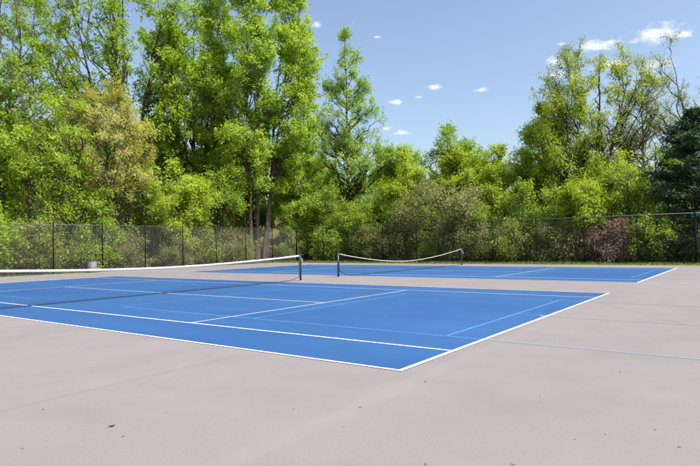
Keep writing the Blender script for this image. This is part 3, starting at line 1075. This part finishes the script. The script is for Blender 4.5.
plant('broadleaf_tree', 8.0, 38.6, 'slender nearly bare tree with a single straight trunk', 'tree', 'leaf_olive', 'bark_pale',
      seed=31, H=15.6, env=[(0.4, 1.2), (0.55, 2.4), (0.75, 3.2), (0.9, 2.2), (1, 0.6)], r0=0.17, n1=40, n2=9, n3=5, nl=5, lsize=0.12, upr=0.8, first=0.4, gap=0.76)
plant('broadleaf_tree', 12.0, 36.8, 'large nearly bare tree spreading dark branches above the evergreen', 'tree', 'leaf_olive', 'bark_dark',
      seed=32, H=17.2, env=[(0.35, 2.0), (0.5, 3.6), (0.7, 4.8), (0.86, 4.0), (0.96, 2.0), (1, 0.6)], r0=0.22, n1=46, n2=9, n3=5, nl=6, lsize=0.13, upr=0.9,
      stems=((0, 0, 0.2, 0.2), (0.2, 0, -1.6, 0.4)), first=0.35, gap=0.74, wob=0.6)
plant('broadleaf_tree', 6.6, 32.6, 'pale lime tree of middling height next to the evergreen', 'tree', 'leaf_yellow', 'bark_grey',
      seed=33, H=8.4, env=env(OVAL, 2.4), r0=0.13, n1=44, n2=7, n3=5, nl=10, lsize=0.15, upr=0.8, first=0.15, inner=0.3, gap=0.15)
plant('vine_dome_bush', 5.6, 29.6, 'dome of bright weeping vine leaves on a dark hollow trunk behind the fence', 'bush', 'leaf_yellow', 'bark_dark',
      seed=34, H=5.3, env=[(0.5, 1.2), (0.7, 1.6), (0.88, 1.25), (1, 0.5)], r0=0.16, n1=44, n2=6, n3=5, nl=12, lsize=0.15, upr=0.2, first=0.45, inner=0.5, droop=0.35)


def conifer(x, y, H, R, seed, label):
    rs = np.random.RandomState(seed)
    wood, lf = MB(), MB()
    z = np.linspace(0, 1, 20)
    P = np.stack([0.05 * np.sin(z * 7), 0.05 * np.cos(z * 6), z * H - 0.1], -1)
    wood.tubes(P[None], (0.2 * (1 - z) + 0.02)[None], 9)
    n = 300
    zt = H * (0.03 + 0.96 * rs.uniform(size=n) ** 1.15)
    ang = rs.uniform(0, 2 * np.pi, n)
    f = zt / H
    ln = R * np.interp(f, [0, 0.15, 0.35, 0.7, 0.9, 1], [0.85, 1.0, 0.95, 0.58, 0.25, 0.04]) * rs.uniform(0.72, 1.12, n)
    d = np.stack([np.cos(ang), np.sin(ang), np.zeros(n)], -1)
    t = np.linspace(0, 1, 6)
    rise = np.interp(f, [0, 1], [-0.05, 0.45])
    B = d[:, None] * (ln[:, None] * t[None])[:, :, None]
    B[:, :, 2] = zt[:, None] + ln[:, None] * (rise[:, None] * t[None] - 0.25 * t[None] ** 2 + 0.2 * t[None] ** 3)
    wood.tubes(B, 0.03 * (1 - t)[None] * np.ones((n, 1)) + 0.006, 4)
    m = 64
    idx = np.repeat(np.arange(n), m)
    tt = rs.uniform(0.15, 1.04, len(idx)) ** 0.8
    fi = np.minimum(tt * 5, 4.999)
    i0 = fi.astype(int)
    fr = (fi - i0)[:, None]
    c = B[idx, i0] * (1 - fr) + B[idx, i0 + 1] * fr
    side = np.stack([-np.sin(ang), np.cos(ang), np.zeros(n)], -1)[idx]
    c = c + side * (rs.normal(0, 0.16, len(idx)) * (1.15 - tt * 0.6) * ln[idx] ** 0.7)[:, None] + rs.normal(0, 0.05, (len(idx), 3))
    tone = np.clip(0.45 + rs.normal(0, 0.2, n)[idx] + rs.normal(0, 0.18, len(idx)), 0, 1)
    cc = np.repeat(c, 3, 0) + rs.normal(0, 0.09, (len(c) * 3, 3))
    leaves(lf, cc, 0.17, np.repeat(tone, 3), rs, 0.6, 0.42)
    root = empty('conifer_tree', (x, y, float(gh(x, y))))
    tag(root, label, 'tree')
    link('trunk', wood.mesh('trunk', M['bark_dark'], smooth=True), parent=root)
    link('crown', lf.mesh('crown', M['leaf_dark'], tint=True), parent=root)
    return root


conifer(11.9, 31.4, 9.8, 3.8, 5, 'dark dense evergreen conifer reaching down behind the fence')

# things one can find along the fences, used to tell look-alike plants apart
MARKS = [(-18.6, 7.5, 'the trash can'), (-22.6, 11.2, 'the tan catkin tree'), (-21.6, 16.5, 'the low drooping bright tree'), (-21.8, 19.3, 'the slanting dark trunk'),
         (-22.3, 25.9, 'the huge multi-stemmed tree'), (-22.0, 3.4, 'the dense round tree'), (-18.6, 34.3, 'the tall narrow tree'), (-13.0, 36.5, 'the rounded light green tree'),
         (-5.4, 30.4, 'the brown vine tangle'), (0.6, 36.0, 'the fine-sprayed leafy tree'), (5.6, 29.6, 'the weeping vine dome'), (7.3, 28.5, 'the reddish bush'),
         (11.9, 31.2, 'the dark conifer'), (8.0, 38.6, 'the slender bare tree'), (-2.6, 33.6, 'the yellow-lime tree')]


def beside(x, y):
    return min(MARKS, key=lambda m: (m[0] - x) ** 2 + (m[1] - y) ** 2)[2]


def behind(x, y):
    a = math.atan2(y - 2, x - 6)
    return min(MARKS, key=lambda m: abs(math.atan2(m[1] - 2, m[0] - 6) - a))[2]


# --- background wood: look-alike trees filling the gaps behind the named ones
rnd = random.Random(7)
BG = []
for k, (lm, H, R, sd) in enumerate((('leaf_mid', 12.5, 3.6, 41), ('leaf_bright', 13.5, 3.8, 42), ('leaf_olive', 12.0, 3.2, 43))):
    kind = ('deep green', 'light green', 'olive green')[k]
    r = plant('background_tree', -36 - 3 * k, 12 + 9 * k, kind + ' woodland tree in the second row behind ' + behind(-36 - 3 * k, 12 + 9 * k), 'tree', lm, 'bark_grey',
              group=kind + ' trees of the wood behind', seed=sd, H=H, env=env(OVAL, R), r0=0.19, n1=58, n2=7, n3=5, nl=9, lsize=0.24, upr=0.9, first=0.12, inner=0.35,
              stems=((0, 0, 0.5, 0.3), (0.2, 0.1, -0.8, 0.5)))
    BG.append(r)
spots = [(-31, 5, 0, .95), (-33, 10.5, 1, .9), (-32, 19, 0, .95), (-36, 25, 1, 1.1), (-33, 28.5, 2, .95), (-30, 33, 0, 1.0), (-27, 37, 1, .95), (-36, 34, 1, 1.15),
         (-24, 41, 0, .85), (-17.5, 42, 2, .72), (-12, 43, 0, .68), (-6.5, 42, 1, .68), (-1, 43, 2, .66), (5.5, 44, 0, .62), (11, 44.5, 2, .68), (17, 43, 1, .72), (-30, 44, 2, .95),
         (-42, 41, 0, 1.15), (-41, 17, 2, 1.1), (-40, 5, 1, 1.1), (-22, 47, 1, .75), (-9, 49, 2, .6), (2, 49, 1, .6), (20, 38, 0, .75), (-15.6, 38.6, 1, .86), (-0.5, 38.5, 1, .72)]
for (x, y, k, s) in spots:
    copy_plant(BG[k], x, y, rnd.uniform(0, 6.28), s, ('deep green', 'light green', 'olive green')[k] + ' woodland tree in the second row behind ' + behind(x, y))

# --- understorey shrubs along both fences
SH = []
shrub_kinds = [
    ('leaf_bright', 'bark_grey', 3.6, 1.7, 'bright green leafy shrub', 'bright green shrubs behind the fence', dict(n1=30, n2=6, n3=5, nl=7, lsize=0.15, gap=0.38)),
    ('leaf_mid', 'bark_grey', 3.2, 1.7, 'deep green leafy shrub', 'deep green shrubs behind the fence', dict(n1=30, n2=6, n3=5, nl=7, lsize=0.14, gap=0.38)),
    ('leaf_olive', 'vine', 3.0, 1.8, 'olive twiggy shrub', 'olive twiggy shrubs behind the fence', dict(n1=34, n2=7, n3=6, nl=5, lsize=0.12, gap=0.35)),
    ('leaf_vine', 'vine', 2.7, 1.9, 'brown tangled briar thicket', 'brown briar thickets behind the fence', dict(n1=44, n2=8, n3=6, nl=4, lsize=0.11, droop=0.25, gap=0.25)),
]
for k, (lm, bm, H, R, lab, grp, kw) in enumerate(shrub_kinds):
    x, y = ((-20.3, 2.8), (-20.2, 9.0), (-11.6, 29.2), (-3.4, 28.8))[k]
    SH.append(plant('shrub', x, y, lab + ' behind the fence close to ' + beside(x, y), 'shrub', lm, bm, group=grp, parts=('stems', 'foliage'), seed=60 + k, H=H,
                    env=[(0.08, R * .7), (0.3, R), (0.6, R * .95), (0.85, R * .6), (1, R * .15)], r0=0.045, upr=0.9,
                    stems=((0, 0, .3, .2), (.2, .1, .9, .5), (-.2, .1, -.8, .5), (0, -.2, .1, -.8)), first=0.06, inner=0.3, **kw))
srow = [(-20.5, 0.2, 1, 1.0), (-20.6, 5.6, 2, 1.1), (-20.4, 11.2, 3, .9), (-20.2, 15.4, 3, .85), (-20.9, 17.8, 2, 1.1), (-20.4, 20.6, 3, 1.0),
        (-21.0, 22.4, 2, .75), (-20.6, 28.6, 2, 1.0), (-16.4, 29.0, 0, .9), (-12.9, 30.9, 1, 1.25), (-9.4, 28.9, 3, 1.05), (-5.6, 28.6, 1, .8),
        (-1.4, 29.0, 3, 1.1), (0.4, 29.0, 2, 1.0), (4.0, 29.0, 3, 1.0), (6.5, 30.4, 2, .95), (9.6, 29.0, 0, .9), (13.4, 28.8, 3, .9), (15.2, 29.0, 2, 1.0),
        (-23.5, 1.5, 1, 1.2), (-24.5, 12.5, 1, 1.5), (-24.0, 19.0, 1, 1.3), (-25.5, 25.5, 2, 1.5), (-22.5, 33.2, 1, 1.5), (-15.5, 32.5, 0, 1.5), (-10.6, 33.4, 2, 1.5), (-0.6, 31.6, 0, 1.35), (2.2, 31.6, 1, 1.4), (8.6, 34.6, 0, 1.5),
        (-16.2, 36.6, 1, 1.6), (9.4, 31.0, 2, 1.1), (-29.0, 11.5, 0, 1.7), (-29.5, 27.0, 1, 1.8)]
for (x, y, k, s) in srow:
    copy_plant(SH[k], x, y, rnd.uniform(0, 6.28), s * rnd.uniform(0.92, 1.08),
               ('tall ' if s > 1.3 else '') + shrub_kinds[k][4] + ' behind the fence close to ' + beside(x, y))
plant('shrub', 7.3, 28.5, 'reddish brown dry-leaved bush at the foot of the far fence', 'shrub', 'leaf_red', 'vine', parts=('stems', 'foliage'), seed=70, H=2.5,
      env=[(0.08, 1.1), (0.35, 1.5), (0.65, 1.2), (0.88, 0.7), (1, 0.2)], r0=0.04, n1=40, n2=7, n3=5, nl=7, lsize=0.12, upr=0.7, first=0.06, inner=0.3, droop=0.15,
      stems=((0, 0, .2, .2), (.2, 0, .7, .2), (-.2, .1, -.6, .2)))


# --- thin young trunks standing in the undergrowth
SAP = plant('sapling', -21.3, 1.6, 'thin upright sapling with a bare stem close to ' + beside(-21.3, 1.6), 'sapling', 'leaf_bright', 'bark_grey',
            group='thin saplings behind the fence', parts=('trunk', 'crown'), seed=81, H=8.0, env=[(0.4, 0.5), (0.6, 1.2), (0.8, 1.1), (1, 0.2)], r0=0.07,
            n1=18, n2=5, n3=4, nl=7, lsize=0.16, upr=0.9, first=0.4, gap=0.2, wob=0.9)
for (x, y, s) in [(-20.9, 6.4, .9), (-21.6, 8.4, 1.1), (-21.0, 10.2, .85), (-21.8, 13.9, 1.15), (-20.9, 14.6, .8), (-21.4, 21.2, 1.1), (-20.2, 27.9, .8), (-17.2, 30.4, 1.0), (-15.2, 30.2, .8),
                  (-12.4, 29.0, .75), (-8.4, 29.6, .8), (-7.0, 30.2, .7), (-3.0, 30.0, .75), (-1.9, 29.6, .65), (1.3, 30.2, .9), (3.1, 30.0, .8), (7.9, 30.4, .95), (8.9, 30.0, .8), (10.0, 34.2, 1.2)]:
    copy_plant(SAP, x, y, rnd.uniform(0, 6.28), s, 'thin upright sapling with a bare stem close to ' + beside(x, y))


# ------------------------------------------------------------------ grass verge, weeds and litter
def verge():
    rs = np.random.RandomState(3)
    n = 26000
    pts = []
    m = int(n * 0.62)
    x = rs.uniform(-18.6, 22, m)
    y = 23.85 + rs.uniform(0, 1, m) ** 0.8 * 5.2
    pts.append(np.stack([x, y], -1))
    m2 = n - m
    y2 = rs.uniform(-6, 27, m2)
    x2 = -18.2 - rs.uniform(0, 1, m2) * 2.4
    pts.append(np.stack([x2, y2], -1))
    P = np.concatenate(pts)
    # patchy
    dn = np.sin(P[:, 0] * 1.7) * np.sin(P[:, 1] * 1.3 + 2) + np.sin(P[:, 0] * 0.6 + P[:, 1] * 0.9)
    P = P[rs.uniform(size=len(P)) < np.clip(0.72 + 0.35 * dn, 0.2, 1)]
    n = len(P)
    z = gh(P[:, 0], P[:, 1]) - 0.01
    h = rs.uniform(0.05, 0.16, n) * np.where(rs.uniform(size=n) < 0.06, 2.0, 1.0)
    a = rs.uniform(0, 6.28, n)
    w = rs.uniform(0.012, 0.03, n)
    base = np.stack([P[:, 0], P[:, 1], z], -1)
    sd_ = np.stack([np.cos(a), np.sin(a), np.zeros(n)], -1) * w[:, None]
    ln = np.stack([rs.normal(0, 0.05, n), rs.normal(0, 0.05, n), h], -1)
    V = np.stack([base - sd_, base + sd_, base + sd_ * 0.5 + ln * 0.6, base + ln * 1.0 + ln * [0.6, 0.6, 0]], 1)
    b = MB()
    b.add(V.reshape(-1, 3), np.arange(n * 4).reshape(n, 4), np.repeat(np.clip(rs.normal(0.5, 0.25, n), 0, 1), 4))
    o = link('grass_verge', b.mesh('grass_verge', M['grass'], tint=True))
    tag(o, 'short patchy grass growing between the pavement edge and the fence', 'grass', kind='stuff')
    # leaf litter on the wood floor
    b = MB()
    n = 16000
    u = rs.uniform(size=n) < 0.55
    X = np.where(u, rs.uniform(-24, 20, n), -19 - rs.uniform(0, 9, n))
    Y = np.where(u, 27.0 + rs.uniform(0, 9, n), rs.uniform(-4, 30, n))
    C = np.stack([X, Y, gh(X, Y) + 0.03], -1)
    leaves(b, C, 0.13, np.clip(rs.normal(0.5, 0.3, n), 0, 1), rs, 2.0)
    o = link('leaf_litter', b.mesh('leaf_litter', M['leaf_vine'], tint=True))
    tag(o, 'brown leaf litter lying on the floor of the wood', 'leaf litter', kind='stuff')


verge()

# dead leaves and twigs blown on to the pavement
LV = [(10.9, -8.42), (10.81, -9.07), (7.52, -7.81), (8.18, -8.03), (9.91, -8.5), (9.57, -8.16), (11.2, -8.51), (10.78, -8.89), (10.95, -7.94), (11.56, -7.91), (11.82, -7.24),
      (12.49, -7.39), (12.3, -6.89), (10.76, -6.85), (8.81, -6.67), (12.19, -5.6), (12.34, -5.76), (13.01, -3.69), (13.42, -5.04), (13.41, -5.38), (14.24, -6.47), (13.87, -7.4), (14.08, -6.7),
      (14.72, -5.31), (12.89, -0.31), (13.24, -1.17), (13.51, -5.7), (14.53, -6.15), (14.72, -6.47), (14.03, -4.12), (13.93, -4.24), (13.4, -7.71)]


def dead_leaf(seed, ln, wd, curl):
    rs = np.random.RandomState(seed)
    t = np.linspace(0, 1, 7)
    w = wd * np.sin(np.pi * t ** 0.8) ** 0.8 * (1 + rs.normal(0, 0.15, 7))
    V = []
    for i in range(7):
        x = (t[i] - 0.5) * ln
        zc = 0.003 + curl * (2 * t[i] - 1) ** 2
        V += [(x, -w[i], zc + curl * 0.8 + rs.uniform(0, 0.003)), (x, 0, zc), (x, w[i], zc + curl * 0.6 + rs.uniform(0, 0.003))]
    F = []
    for i in range(6):
        for k in (0, 1):
            a = i * 3 + k
            F.append((a, a + 1, a + 4, a + 3))
    b = MB()
    b.add(V, F)
    b.tube([(ln * 0.5, 0, 0.003 + curl), (ln * 0.62, 0.004, 0.003), (ln * 0.8, 0.012, 0.006)], 0.0012, 4)
    return b.mesh('fallen_leaf', M['deadleaf'], smooth=True)


DL = [dead_leaf(1, 0.055, 0.015, 0.006), dead_leaf(2, 0.035, 0.011, 0.004), dead_leaf(3, 0.042, 0.006, 0.003)]
for i, (x, y) in enumerate(LV):
    k = 0 if i in (0,) else (1 + i % 2)
    onblue = abs(x) < L and abs(y) < DW
    o = link('fallen_leaf', DL[k], loc=(x, y, 0.008 if onblue else 0.001), rotz=rnd.uniform(0, 6.28))
    s = rnd.uniform(0.3, 0.65) if i else 0.9
    o.scale = (s, s, s)
    tag(o, 'small curled brown dead leaf lying on the grey pavement', 'leaf', 'dead leaves on the pavement')
